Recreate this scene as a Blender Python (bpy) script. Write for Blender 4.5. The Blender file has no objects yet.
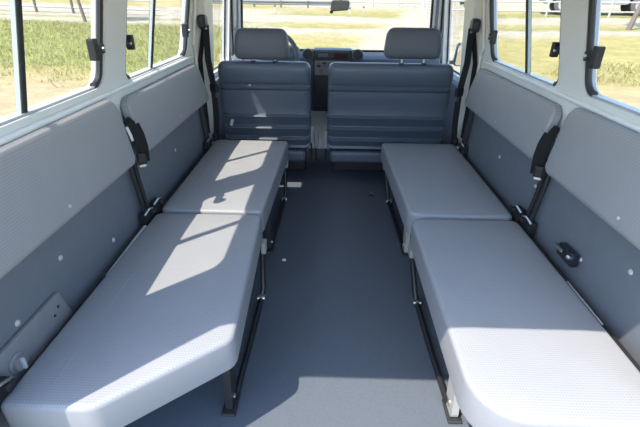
import bpy, bmesh, math, random
from mathutils import Vector, Matrix
from mathutils.geometry import tessellate_polygon
S = bpy.context.scene
COL = S.collection
PI = math.pi
random.seed(7)

# ------------------------------------------------------------------ camera
PITCH, YAW, ROLL, FPX = 0.477923, 0.018670, -0.013161, 421.84
def camera():
    cp, sp = math.cos(PITCH), math.sin(PITCH)
    Z = Matrix.Rotation(YAW, 3, 'Z')
    F = Z @ Vector((0, cp, -sp)); U = Z @ Vector((0, sp, cp)); R = Z @ Vector((1, 0, 0))
    cr, sr = math.cos(ROLL), math.sin(ROLL)
    U, R = U * cr + R * sr, R * cr - U * sr
    m = Matrix(((R.x, U.x, -F.x, -0.0372), (R.y, U.y, -F.y, 0.0), (R.z, U.z, -F.z, 1.18), (0, 0, 0, 1)))
    cd = bpy.data.cameras.new('camera'); cd.sensor_width = 36.0; cd.lens = FPX / 640 * 36
    cd.clip_start = 0.02; cd.clip_end = 500
    o = bpy.data.objects.new('camera', cd); COL.objects.link(o); o.matrix_world = m
    S.camera = o
camera()

# ------------------------------------------------------------------ light
SUN_DIR = Vector((0.42, 0.41, -1.0)).normalized()
sd = bpy.data.lights.new('sun', 'SUN'); sd.energy = 8.3; sd.angle = 0.0093; sd.color = (1.0, 0.87, 0.72)
so = bpy.data.objects.new('sun', sd); COL.objects.link(so)
so.rotation_euler = SUN_DIR.to_track_quat('-Z', 'Y').to_euler(); so.location = (-6, -5, 12)
W = bpy.data.worlds.new('sky'); S.world = W; W.use_nodes = True
wn = W.node_tree.nodes; wl = W.node_tree.links; wn.clear()
sky = wn.new('ShaderNodeTexSky'); sky.sky_type = 'NISHITA'; sky.sun_disc = False
sky.sun_elevation = math.radians(57); sky.sun_rotation = math.radians(225)
sky.air_density = 1.0; sky.dust_density = 0.8; sky.ozone_density = 1.0
bg = wn.new('ShaderNodeBackground'); bg.inputs[1].default_value = 0.66
wo = wn.new('ShaderNodeOutputWorld')
wl.new(sky.outputs[0], bg.inputs[0]); wl.new(bg.outputs[0], wo.inputs[0])
S.view_settings.view_transform = 'Standard'; S.view_settings.look = 'None'
S.view_settings.gamma = 1; S.view_settings.use_curve_mapping = False
S.view_settings.exposure = 0.0
S.cycles.diffuse_bounces = 8; S.cycles.max_bounces = 16; S.cycles.transparent_max_bounces = 16

# ------------------------------------------------------------------ materials
def mat(name, col, rough=0.6, metal=0.0, noise=0.0, nscale=60, bump=0.0, spec=0.5, coat=0.0):
    m = bpy.data.materials.new(name); m.use_nodes = True
    n = m.node_tree.nodes; l = m.node_tree.links
    b = n['Principled BSDF']
    b.inputs['Base Color'].default_value = (*col, 1); b.inputs['Roughness'].default_value = rough
    b.inputs['Metallic'].default_value = metal; b.inputs['Specular IOR Level'].default_value = spec
    if coat: b.inputs['Coat Weight'].default_value = coat
    tc = n.new('ShaderNodeTexCoord')
    tn = n.new('ShaderNodeTexNoise'); tn.inputs['Scale'].default_value = nscale; tn.inputs['Detail'].default_value = 4
    l.new(tc.outputs['Object'], tn.inputs['Vector'])
    mx = n.new('ShaderNodeMix'); mx.data_type = 'RGBA'
    mx.inputs[6].default_value = (*[c * (1 - noise) for c in col], 1); mx.inputs[7].default_value = (*[min(1, c * (1 + noise)) for c in col], 1)
    l.new(tn.outputs['Fac'], mx.inputs[0]); l.new(mx.outputs[2], b.inputs['Base Color'])
    if bump:
        bp = n.new('ShaderNodeBump'); bp.inputs['Strength'].default_value = bump; bp.inputs['Distance'].default_value = 0.002
        l.new(tn.outputs['Fac'], bp.inputs['Height']); l.new(bp.outputs[0], b.inputs['Normal'])
    return m

def vinyl(name, col, axes=('X', 'Y'), period=0.0098, depth=0.2, rough=0.52):
    """woven-dimple seat vinyl: a diagonal grid of tiny pits"""
    m = mat(name, col, rough, noise=0.06, nscale=9)
    n = m.node_tree.nodes; l = m.node_tree.links; b = n['Principled BSDF']
    mx = [x for x in n if x.type == 'MIX'][0]; tc = [x for x in n if x.type == 'TEX_COORD'][0]
    sep = n.new('ShaderNodeSeparateXYZ'); l.new(tc.outputs['Object'], sep.inputs[0])
    def math_(op, a, bv):
        q = n.new('ShaderNodeMath'); q.operation = op
        for i, v in enumerate((a, bv)):
            if v is None: continue
            if isinstance(v, (int, float)): q.inputs[i].default_value = v
            else: l.new(v, q.inputs[i])
        return q.outputs[0]
    A, B = sep.outputs[axes[0]], sep.outputs[axes[1]]
    k = 2 * PI / period * 0.7071
    s1 = math_('SINE', math_('MULTIPLY', math_('ADD', A, B), k), None)
    s2 = math_('SINE', math_('MULTIPLY', math_('SUBTRACT', A, B), k), None)
    h = math_('MULTIPLY_ADD', math_('MULTIPLY', s1, s2), 0.5); h.node.inputs[2].default_value = 0.5
    mul = n.new('ShaderNodeMix'); mul.data_type = 'RGBA'; mul.blend_type = 'MULTIPLY'; mul.inputs[0].default_value = 1.0
    ramp = n.new('ShaderNodeValToRGB'); ramp.color_ramp.elements[0].color = (1 - depth,) * 3 + (1,); ramp.color_ramp.elements[1].color = (1, 1, 1, 1)
    ramp.color_ramp.elements[0].position = 0.1; ramp.color_ramp.elements[1].position = 0.55
    l.new(h, ramp.inputs[0]); l.new(mx.outputs[2], mul.inputs[6]); l.new(ramp.outputs[0], mul.inputs[7]); l.new(mul.outputs[2], b.inputs['Base Color'])
    bp = n.new('ShaderNodeBump'); bp.inputs['Strength'].default_value = 0.22; bp.inputs['Distance'].default_value = 0.001
    l.new(h, bp.inputs['Height']); l.new(bp.outputs[0], b.inputs['Normal'])
    return m

def glass(name):
    m = bpy.data.materials.new(name); m.use_nodes = True
    n = m.node_tree.nodes; l = m.node_tree.links; n.clear()
    t = n.new('ShaderNodeBsdfTransparent'); t.inputs[0].default_value = (0.98, 0.985, 0.98, 1)
    g = n.new('ShaderNodeBsdfGlossy'); g.inputs['Roughness'].default_value = 0.02
    lw = n.new('ShaderNodeLayerWeight'); lw.inputs[0].default_value = 0.5
    pw = n.new('ShaderNodeMath'); pw.operation = 'POWER'; pw.inputs[1].default_value = 5; l.new(lw.outputs['Facing'], pw.inputs[0])
    f = n.new('ShaderNodeMath'); f.operation = 'MULTIPLY_ADD'; f.inputs[1].default_value = 0.5; f.inputs[2].default_value = 0.025; l.new(pw.outputs[0], f.inputs[0])
    x = n.new('ShaderNodeMixShader'); o = n.new('ShaderNodeOutputMaterial')
    l.new(f.outputs[0], x.inputs[0]); l.new(t.outputs[0], x.inputs[1]); l.new(g.outputs[0], x.inputs[2]); l.new(x.outputs[0], o.inputs[0])
    return m

M = {
 'cushion': vinyl('cushion_vinyl', (0.285, 0.305, 0.332)),
 'back': vinyl('backrest_vinyl', (0.30, 0.305, 0.32), ('Y', 'Z')),
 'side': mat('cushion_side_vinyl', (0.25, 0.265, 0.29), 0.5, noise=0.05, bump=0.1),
 'seat': mat('front_seat_vinyl', (0.074, 0.095, 0.128), 0.42, noise=0.06, bump=0.08),
 'head': mat('headrest_vinyl', (0.085, 0.094, 0.115), 0.55, noise=0.06, bump=0.1),
 'floor': mat('rubber_floor', (0.094, 0.115, 0.143), 0.7, noise=0.25, nscale=260, bump=0.25, spec=0.15),
 'paint': mat('white_paint', (0.74, 0.76, 0.755), 0.35, noise=0.02, nscale=6),
 'beige': mat('pillar_trim', (0.70, 0.685, 0.64), 0.5, noise=0.03, nscale=12),
 'roof': mat('headliner', (0.82, 0.82, 0.80), 0.8, noise=0.04),
 'trim': mat('grey_side_trim', (0.142, 0.162, 0.19), 0.55, noise=0.08, nscale=20, bump=0.06),
 'panel': mat('grey_plastic', (0.21, 0.215, 0.235), 0.5, noise=0.05),
 'cap': mat('pale_cap', (0.45, 0.46, 0.48), 0.4, noise=0.05),
 'black': mat('black_steel', (0.018, 0.019, 0.022), 0.38, noise=0.1),
 'frame': mat('pale_window_frame', (0.38, 0.41, 0.43), 0.35, noise=0.04),
 'sash': mat('glass_edge', (0.30, 0.345, 0.34), 0.2, noise=0.03),
 'rubber': mat('black_rubber', (0.022, 0.024, 0.026), 0.55, noise=0.1),
 'web': mat('belt_webbing', (0.016, 0.017, 0.019), 0.8, noise=0.25, nscale=400, bump=0.3, spec=0.15),
 'buckle': mat('buckle_plastic', (0.020, 0.022, 0.025), 0.45, noise=0.1, spec=0.3),
 'white': mat('white_tag', (0.8, 0.8, 0.78), 0.6, noise=0.03),
 'steel': mat('bare_steel', (0.55, 0.55, 0.54), 0.3, 1.0, noise=0.1),
 'zinc': mat('grey_bracket_steel', (0.42, 0.42, 0.40), 0.45, 0.3, noise=0.12),
 'dash': mat('dashboard_plastic', (0.095, 0.115, 0.145), 0.55, noise=0.08, bump=0.1),
 'dashdark': mat('dark_plastic', (0.02, 0.022, 0.026), 0.45, noise=0.1),
 'button': mat('button_plastic', (0.16, 0.15, 0.14), 0.5, noise=0.2),
 'display': mat('display_glass', (0.05, 0.02, 0.018), 0.15, noise=0.1),
 'glass': glass('window_glass'),
 'mirror': mat('mirror_glass', (0.8, 0.82, 0.84), 0.03, 1.0, noise=0.01),
 'bluegrey': mat('mirror_housing', (0.10, 0.16, 0.22), 0.4, noise=0.05),
 'galv': mat('galvanised_steel', (0.20, 0.205, 0.205), 0.5, 0.2, noise=0.12, nscale=5),
 'fence': mat('white_fence_paint', (0.40, 0.40, 0.38), 0.6, noise=0.08, nscale=5),
 'post': mat('weathered_post', (0.14, 0.125, 0.105), 0.85, noise=0.3, nscale=14, bump=0.4),
 'bark': mat('tree_bark', (0.15, 0.125, 0.10), 0.9, noise=0.35, nscale=14, bump=0.5),
 'leaf': mat('tree_leaf', (0.10, 0.16, 0.04), 0.6, noise=0.4, nscale=3),
 'grass': mat('weed_blades', (0.31, 0.295, 0.115), 0.7, noise=0.35, nscale=0.9),
 'tyre': mat('tyre_rubber', (0.10, 0.10, 0.10), 0.8, noise=0.15),
 'truck': mat('truck_paint', (0.30, 0.31, 0.32), 0.35, noise=0.04),
 'truckdark': mat('truck_chassis', (0.075, 0.075, 0.08), 0.6, noise=0.15),
 'wall': mat('pale_building_wall', (0.36, 0.355, 0.33), 0.8, noise=0.08, nscale=2),
 'shedroof': mat('metal_roof', (0.25, 0.26, 0.27), 0.5, noise=0.08, nscale=3),
}

def ground_mat():
    m = bpy.data.materials.new('dry_paddock_ground'); m.use_nodes = True
    n = m.node_tree.nodes; l = m.node_tree.links; b = n['Principled BSDF']; b.inputs['Roughness'].default_value = 0.95
    b.inputs['Specular IOR Level'].default_value = 0.1
    tc = n.new('ShaderNodeTexCoord'); sep = n.new('ShaderNodeSeparateXYZ'); l.new(tc.outputs['Object'], sep.inputs[0])
    def noise(sc, det=5, rough=0.6):
        q = n.new('ShaderNodeTexNoise'); q.inputs['Scale'].default_value = sc; q.inputs['Detail'].default_value = det
        q.inputs['Roughness'].default_value = rough; l.new(tc.outputs['Object'], q.inputs['Vector']); return q.outputs['Fac']
    def mt(op, a, bb, cc=None):
        q = n.new('ShaderNodeMath'); q.operation = op
        for i, v in enumerate((a, bb, cc)):
            if v is None: continue
            if isinstance(v, (int, float)): q.inputs[i].default_value = v
            else: l.new(v, q.inputs[i])
        return q.outputs[0]
    def ramp(src, stops):
        q = n.new('ShaderNodeValToRGB'); e = q.color_ramp.elements
        while len(e) < len(stops): e.new(0.5)
        for i, (p, c) in enumerate(stops): e[i].position = p; e[i].color = (*c, 1)
        l.new(src, q.inputs[0]); return q.outputs[0]
    def mix(f, a, bb, mode='MIX'):
        q = n.new('ShaderNodeMix'); q.data_type = 'RGBA'; q.blend_type = mode
        if isinstance(f, (int, float)): q.inputs[0].default_value = f
        else: l.new(f, q.inputs[0])
        l.new(a, q.inputs[6]); l.new(bb, q.inputs[7]); return q.outputs[2]
    dirt = (0.32, 0.265, 0.165); straw = (0.285, 0.25, 0.115); gr = (0.20, 0.215, 0.07); pale = (0.325, 0.30, 0.24); oliv = (0.22, 0.215, 0.085)
    nz = noise(0.22, 4); nf = noise(1.6, 6, 0.7); nff = noise(7, 5, 0.75)
    # bands that run across the view: distance ahead plus some wander
    v = mt('ADD', sep.outputs['Y'], mt('MULTIPLY', mt('SUBTRACT', nz, 0.5), 5.0))
    v = mt('ADD', v, mt('MULTIPLY', sep.outputs['X'], 0.05)); v = mt('DIVIDE', v, 50.0)
    band = ramp(v, [(0.0, dirt), (0.165, dirt), (0.21, straw), (0.31, (0.27, 0.245, 0.098)), (0.355, straw), (0.378, pale), (0.40, pale), (0.42, oliv), (0.45, straw), (0.47, pale), (0.52, pale), (0.545, oliv), (0.62, straw), (0.68, pale)])
    # left paddock: weedy from 9 to 20 m
    lv = mt('ADD', sep.outputs['Y'], mt('MULTIPLY', mt('SUBTRACT', nz, 0.5), 3.0)); lv = mt('DIVIDE', lv, 50.0)
    left = ramp(lv, [(0.0, dirt), (0.17, dirt), (0.20, straw), (0.225, gr), (0.36, gr), (0.40, oliv), (0.425, pale), (0.44, pale), (0.455, oliv), (0.47, pale), (0.52, pale), (0.60, pale), (0.64, straw), (0.9, straw)])
    lm = ramp(mt('MULTIPLY_ADD', sep.outputs['X'], -0.35, -0.7), [(0.0, (0, 0, 0)), (1.0, (1, 1, 1))])
    base = mix(lm, band, left)
    # pale track curving away on the right
    d = mt('ABSOLUTE', mt('SUBTRACT', sep.outputs['X'], mt('MULTIPLY_ADD', sep.outputs['Y'], 0.26, -1.4)), None)
    d = mt('ADD', d, mt('MULTIPLY', mt('SUBTRACT', nz, 0.5), 2.5))
    pq = n.new('ShaderNodeRGB'); pq.outputs[0].default_value = (*pale, 1)
    tm = ramp(mt('MULTIPLY', d, 0.3), [(0.42, (1, 1, 1)), (0.68, (0, 0, 0))])
    base = mix(tm, base, pq.outputs[0])
    # mottling
    mo = ramp(nf, [(0.3, (0.72, 0.74, 0.66)), (0.7, (1.25, 1.22, 1.2))]); base = mix(0.8, base, mo, 'MULTIPLY')
    mo2 = ramp(nff, [(0.3, (0.8, 0.8, 0.78)), (0.7, (1.16, 1.16, 1.12))]); base = mix(0.8, base, mo2, 'MULTIPLY')
    l.new(base, b.inputs['Base Color'])
    return m

# ------------------------------------------------------------------ mesh helpers
ROOT = {}
def tag(o, label=None, cat=None, group=None, kind=None):
    if label: o['label'] = label
    if cat: o['category'] = cat
    if group: o['group'] = group
    if kind: o['kind'] = kind
    return o
def empty(name, loc=(0, 0, 0), **kw):
    o = bpy.data.objects.new(name, None); o.empty_display_size = 0.05; o.location = loc; COL.objects.link(o)
    ROOT[o.name] = Vector(loc); return tag(o, **kw)
def obj(name, bm, m, parent=None, smooth=True, bevel=0.0, seg=2, **kw):
    """link bm (built in world coordinates) as ONE mesh object"""
    bmesh.ops.recalc_face_normals(bm, faces=bm.faces)
    if parent is not None: off = ROOT[parent.name]
    else:
        zs = [v.co.z for v in bm.verts]; xs = [v.co.x for v in bm.verts]; ys = [v.co.y for v in bm.verts]
        off = Vector(((min(xs) + max(xs)) / 2, (min(ys) + max(ys)) / 2, min(zs)))
    bmesh.ops.translate(bm, verts=bm.verts, vec=-off)
    me = bpy.data.meshes.new(name); bm.to_mesh(me); bm.free()
    for p in me.polygons: p.use_smooth = smooth
    me.materials.append(M[m] if isinstance(m, str) else m)
    o = bpy.data.objects.new(name, me); COL.objects.link(o)
    if parent is not None: o.parent = parent
    else: o.location = off
    ROOT[o.name] = off
    if bevel:
        b = o.modifiers.new('bevel', 'BEVEL'); b.width = bevel; b.segments = seg; b.limit_method = 'ANGLE'; b.angle_limit = math.radians(35)
        b.harden_normals = False
    if smooth:
        try: me.set_sharp_from_angle(angle=math.radians(42))
        except Exception: pass
    return tag(o, **kw)
def nb(): return bmesh.new()
def box(bm, c, s, rot=None):
    """box centred at c with full sizes s"""
    r = bmesh.ops.create_cube(bm, size=1.0)
    mt = Matrix.Translation(c) @ (rot.to_4x4() if rot is not None else Matrix.Identity(4)) @ Matrix.Diagonal((*s, 1))
    bmesh.ops.transform(bm, matrix=mt, verts=r['verts']); return bm
def bx(bm, x0, x1, y0, y1, z0, z1): return box(bm, ((x0 + x1) / 2, (y0 + y1) / 2, (z0 + z1) / 2), (abs(x1 - x0), abs(y1 - y0), abs(z1 - z0)))
def rounded(pts, radii, seg=5):
    out = []; n = len(pts)
    for i in range(n):
        p = Vector(pts[i]); a = Vector(pts[i - 1]) - p; b = Vector(pts[(i + 1) % n]) - p
        r = radii[i] if isinstance(radii, (list, tuple)) else radii
        if r <= 0: out.append(p); continue
        a.normalize(); b.normalize(); ang = math.acos(max(-1, min(1, a.dot(b)))); t = r / math.tan(ang / 2)
        c = p + (a + b).normalized() * (r / math.sin(ang / 2)); s = p + a * t; e = p + b * t
        a0 = math.atan2(s.y - c.y, s.x - c.x); a1 = math.atan2(e.y - c.y, e.x - c.x); d = (a1 - a0 + PI) % (2 * PI) - PI
        for k in range(seg + 1):
            q = a0 + d * k / seg; out.append(Vector((c.x + r * math.cos(q), c.y + r * math.sin(q))))
    return out
def area2(p): return sum(p[i - 1].x * p[i].y - p[i].x * p[i - 1].y for i in range(len(p)))
def inset(p, d):
    n = len(p); out = []
    s = 1 if area2(p) > 0 else -1
    for i in range(n):
        a = (p[i] - p[i - 1]); b = (p[(i + 1) % n] - p[i])
        if a.length < 1e-9: a = b
        if b.length < 1e-9: b = a
        na = Vector((-a.y, a.x)).normalized() * s; nbv = Vector((-b.y, b.x)).normalized() * s
        m = (na + nbv).normalized(); k = max(0.5, m.dot(na)); out.append(p[i] + m * (d / k))
    return out
def densify(p, step):
    out = []
    for i in range(len(p)):
        a, b = p[i], p[(i + 1) % len(p)]; out.append(a); k = int((b - a).length / step)
        for j in range(1, k): out.append(a.lerp(b, j / k))
    return out
def pillow(bm, outline, h0, h1, r, f, crown=0.004, seg=4, rb=None, step=0.05, wav=0.0):
    """padded slab: outline (2D) from height h0 to h1 with rounded rims; f maps (u, v, h) to a point"""
    o = densify(outline, step); rb = r if rb is None else rb
    loops = []
    for k in range(seg + 1):
        t = PI / 2 * k / seg; loops.append((rb * (1 - math.sin(t)), h0 + rb * (1 - math.cos(t))))
    for k in range(seg + 1):
        t = PI / 2 * k / seg; loops.append((r * (1 - math.cos(t)), h1 - r + r * math.sin(t)))
    top = inset(o, r); cx = (min(p.x for p in o) + max(p.x for p in o)) / 2; cy = (min(p.y for p in o) + max(p.y for p in o)) / 2
    cc = Vector((cx, cy)); loops += [(-0.86, h1 + crown * 0.6), (-0.65, h1 + crown)]
    rows = []
    for d, h in loops:
        ring = [cc + (p - cc) * -d for p in top] if d < -1e-6 else inset(o, d) if d > 1e-6 else o
        rows.append([bm.verts.new(f(p.x, p.y, h + (wav * math.sin(p.x * 23 + p.y * 7) if h >= h1 else 0))) for p in ring])
    n = len(o)
    for a, b in zip(rows, rows[1:]):
        for i in range(n): bm.faces.new((a[i - 1], a[i], b[i], b[i - 1]))
    bm.faces.new(rows[0]); bm.faces.new(rows[-1]); return bm
def plate(bm, outer, holes, f, t):
    """flat plate with holes; f(u, v, depth) -> point, depth runs 0..t"""
    polys = [outer] + holes; flat = [p for q in polys for p in q]
    tris = tessellate_polygon([[Vector((p[0], p[1], 0)) for p in q] for q in polys])
    A = [bm.verts.new(f(p[0], p[1], 0)) for p in flat]; B = [bm.verts.new(f(p[0], p[1], t)) for p in flat]
    for a, b, c in tris:
        try: bm.faces.new((A[a], A[b], A[c])); bm.faces.new((B[c], B[b], B[a]))
        except ValueError: pass
    k = 0
    for q in polys:
        n = len(q)
        for i in range(n):
            j = (i + 1) % n; bm.faces.new((A[k + i], A[k + j], B[k + j], B[k + i]))
        k += n
    return bm
def tube(bm, pts, r, seg=8, closed=False, flat=None):
    pts = [Vector(p) for p in pts]; n = len(pts); rings = []
    prev = None
    for i, p in enumerate(pts):
        if closed: t = (pts[(i + 1) % n] - pts[i - 1])
        else: t = pts[min(i + 1, n - 1)] - pts[max(i - 1, 0)]
        t.normalize()
        if prev is None: u = t.cross(Vector((0, 0, 1)) if abs(t.z) < 0.9 else Vector((0, 1, 0))).normalized()
        else: u = (prev - t * prev.dot(t)).normalized()
        prev = u; w = t.cross(u)
        rr = r[i] if isinstance(r, (list, tuple)) else r
        rings.append([bm.verts.new(p + u * rr * math.cos(2 * PI * k / seg) + w * rr * math.sin(2 * PI * k / seg)) for k in range(seg)])
    m = n if closed else n - 1
    for i in range(m):
        a, b = rings[i], rings[(i + 1) % n]
        for k in range(seg): bm.faces.new((a[k], a[(k + 1) % seg], b[(k + 1) % seg], b[k]))
    if not closed: bm.faces.new(rings[0]); bm.faces.new(rings[-1])
    return bm
def ribbon(bm, pts, wdir, w, t=0.0025):
    """belt webbing: a flat strip of width w along wdir through pts"""
    pts = [Vector(p) for p in pts]; wd = Vector(wdir).normalized(); rows = []
    for i, p in enumerate(pts):
        tg = (pts[min(i + 1, len(pts) - 1)] - pts[max(i - 1, 0)]).normalized()
        ww = (wd - tg * wd.dot(tg)).normalized() * w / 2; nn = tg.cross(ww).normalized() * t / 2
        rows.append([bm.verts.new(p + a + b) for a, b in ((ww, nn), (-ww, nn), (-ww, -nn), (ww, -nn))])
    for a, b in zip(rows, rows[1:]):
        for k in range(4): bm.faces.new((a[k], a[(k + 1) % 4], b[(k + 1) % 4], b[k]))
    bm.faces.new(rows[0]); bm.faces.new(rows[-1]); return bm
def lathe(bm, prof, c, axis, seg=20):
    """prof: (radius, along) pairs"""
    ax = Vector(axis).normalized(); u = ax.cross(Vector((0, 0, 1)) if abs(ax.z) < 0.9 else Vector((0, 1, 0))).normalized(); w = ax.cross(u)
    rows = []
    for r, h in prof:
        rows.append([bm.verts.new(Vector(c) + ax * h + (u * math.cos(2 * PI * k / seg) + w * math.sin(2 * PI * k / seg)) * max(r, 1e-4)) for k in range(seg)])
    for a, b in zip(rows, rows[1:]):
        for k in range(seg): bm.faces.new((a[k], a[(k + 1) % seg], b[(k + 1) % seg], b[k]))
    bm.faces.new(rows[0]); bm.faces.new(rows[-1]); return bm
def rect(u0, u1, v0, v1, r, seg=5): return rounded([(u0, v0), (u1, v0), (u1, v1), (u0, v1)], r, seg)
def st(name, bm, m, parent=None, **kw):
    o = obj(name, bm, m, parent, **kw)
    if parent is None: o['kind'] = 'structure'
    return o

# ------------------------------------------------------------------ vehicle shell
WALL, KINK, TUM = 0.80, 0.868, 0.17
def wx(z): return WALL - TUM * max(0.0, z - KINK)      # inner face of the body side
LEAN = 0.13                                             # the window uprights lean forward at the top
def ln(p): return Vector((p[0] + LEAN * (p[1] - 1.0), p[1]))
def wf(s, off=0.0): return lambda u, v, d: Vector((s * (wx(v) + d + off), u, v))

st('floor', bx(nb(), -0.83, 0.83, 0.40, 3.55, -0.06, 0.0), 'floor', smooth=False)
st('ceiling', pillow(nb(), [Vector(p) for p in ((-0.76, 0.53), (0.76, 0.53), (0.76, 3.36), (-0.76, 3.36))], 1.425, 1.475, 0.006, lambda u, v, h: Vector((u, v, h)), crown=0.0, step=9), 'roof', smooth=False)
WIN = ((0.735, 1.452, 0.900, 1.305), (1.612, 2.372, 0.885, 1.305))
for s, side in ((-1, 'left'), (1, 'right')):
    bm = nb()
    plate(bm, [(0.53, KINK), (2.68, KINK), (2.68, 1.43), (0.53, 1.43)], [[tuple(ln(p)) for p in rect(a, b, c, d, 0.05)] for a, b, c, d in WIN], wf(s), 0.045)
    plate(bm, [(0.53, -0.10), (2.68, -0.10), (2.68, KINK), (0.53, KINK)], [], wf(s), 0.045)
    w = st('wall_' + side, bm, 'paint', smooth=False)
    # pale lip under the windows, above the backrests
    st('trim_%d' % (1 if s < 0 else 2), pillow(nb(), rounded([(0.532, 0.862), (2.42, 0.862), (2.42, 0.880), (0.532, 0.880)], 0.008, 3), 0.0, 0.018, 0.008, lambda u, v, h: Vector((s * (WALL + 0.004 - h), u, v)), crown=0.0, step=0.3), 'paint')
    # dark grey side lining between floor and backrest
    t = st('trim_%d' % (3 if s < 0 else 4), bx(nb(), s * 0.784, s * 0.799, 0.532, 2.56, 0.0, 0.715), 'trim', smooth=False, bevel=0.004)
    # B pillar cover, beige
    bm = nb()
    plate(bm, [(2.47, 0.30), (2.665, 0.30), (2.675, 1.42), (2.425, 1.42), (2.425, 0.93), (2.47, 0.89)], [], lambda u, v, d: Vector((s * (wx(v) - 0.016 + d), u, v)), 0.0155)
    st('trim_%d' % (5 if s < 0 else 6), bm, 'beige', smooth=False, bevel=0.006, seg=3)
# screw caps on the lining
for s, spots in ((-1, ((0.978, 0.515), (1.252, 0.409), (0.770, 0.463), (1.95, 0.50))), (1, ((1.939, 0.501), (1.160, 0.432), (0.957, 0.527), (1.55, 0.52)))):
    par = bpy.data.objects['trim_%d' % (3 if s < 0 else 4)]
    for y, z in spots:
        obj('screw_cap', lathe(nb(), [(0.0, 0.0), (0.0085, 0.0), (0.008, 0.002), (0.005, 0.0042), (0.0, 0.005)], (s * 0.784, y, z), (-s, 0, 0), 14), 'cap', par)

# rear door frame
fr = [(-0.845, -0.10), (0.845, -0.10), (0.845, KINK), (0.75, 1.475), (-0.75, 1.475), (-0.845, KINK)]
op = rounded([(-0.722, -0.0), (0.722, -0.0), (0.712, 1.355), (-0.712, 1.355)], [0.02, 0.02, 0.06, 0.06], 6)
st('wall_back', plate(nb(), fr, [[tuple(p) for p in op]], lambda u, v, d: Vector((u, 0.485 + d, v)), 0.045), 'paint', smooth=False)

# side windows: seal, two panes, divider, latches
def side_window(n, s, w, div, latch):
    a, b, c, d = w
    root = empty('window_%d' % n, (s * wx(1.05), (a + b) / 2, c), kind='structure')
    o0 = rect(a, b, c, d, 0.05); o = [ln(p) for p in o0]; i1 = [ln(p) for p in inset(o0, 0.007)]
    f = wf(s, 0.008)
    obj('window_frame', plate(nb(), [tuple(p) for p in o], [[tuple(p) for p in i1]], f, 0.030), 'frame', root, smooth=False)
    for lo_, hi_ in ((b - 0.052, b + 1), (a - 1, a + 0.052)):
        run = [p for p in inset(o0, 0.009) if lo_ <= p.x <= hi_]
        if lo_ < a: run = sorted(run, key=lambda p: math.atan2(p.y - (c + d) / 2, (a + b) / 2 - p.x))
        else: run = sorted(run, key=lambda p: math.atan2(p.y - (c + d) / 2, p.x - (a + b) / 2))
        obj('rubber_seal', tube(nb(), [Vector((s * (wx(p.y) + 0.014), ln(p).x, p.y)) for p in run], 0.0105, 8), 'rubber', root)
    g = wf(s, 0.018)
    i2 = inset(o0, 0.006)
    def clip(poly, lo, hi):
        out = []
        for k in range(len(poly)):
            p, q = poly[k - 1], poly[k]
            out.append(Vector((min(max(q.x, lo), hi), q.y)))
        r = []
        for p in out:
            if not r or (p - r[-1]).length > 1e-5: r.append(p)
        return r
    obj('glass_pane', plate(nb(), [tuple(ln(p)) for p in clip(i2, a, div + 0.01)], [], wf(s, 0.016), 0.004), 'glass', root, smooth=False)
    obj('glass_pane', plate(nb(), [tuple(ln(p)) for p in clip(i2, div - 0.01, b)], [], wf(s, 0.024), 0.004), 'glass', root, smooth=False)
    dv = obj('divider', plate(nb(), [tuple(ln(p)) for p in [(div - 0.0085, c + 0.006), (div + 0.0085, c + 0.006), (div + 0.0085, d - 0.006), (div - 0.0085, d - 0.006)]], [], wf(s, 0.010), 0.020), 'rubber', root, smooth=False, bevel=0.002)
    for e in (-0.0105, 0.0105):
        obj('glass_edge', plate(nb(), [tuple(ln(p)) for p in [(div + e - 0.002, c + 0.006), (div + e + 0.002, c + 0.006), (div + e + 0.002, d - 0.006), (div + e - 0.002, d - 0.006)]], [], wf(s, 0.014), 0.012), 'sash', dv, smooth=False)
    for e, z in latch:
        L = nb(); sg = -1 if e == 'front' else 1
        y0 = b - 0.012 if e == 'front' else a + 0.012
        x = wx(z) + 0.004; k = 1.0 if e == 'front' else 0.8; q = 1.0 if e == 'front' else 0.35
        box(L, (s * (x + 0.002), y0 + sg * 0.026 * q, z), (0.022, 0.062 * q + 0.004, 0.030 * k)); box(L, (s * (x - 0.006), y0 + sg * 0.062 * q, z + 0.003), (0.026, 0.026 * k, 0.064 * k))
        lo = obj('latch', L, 'buckle', root, smooth=False, bevel=0.004)
        obj('latch_pin', lathe(nb(), [(0.007, 0), (0.007, 0.007), (0.004, 0.009)], (s * (x - 0.008), y0 + sg * 0.012, z), (-s, 0, 0), 12), 'steel', lo)
    return root
side_window(1, -1, WIN[0], 1.058, (('front', 1.018),))
side_window(2, -1, WIN[1], 1.905, (('rear', 1.015), ('front', 1.010)))
side_window(3, 1, WIN[0], 1.075, (('front', 1.018),))
side_window(4, 1, WIN[1], 1.930, (('rear', 1.012), ('front', 1.000)))

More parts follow.
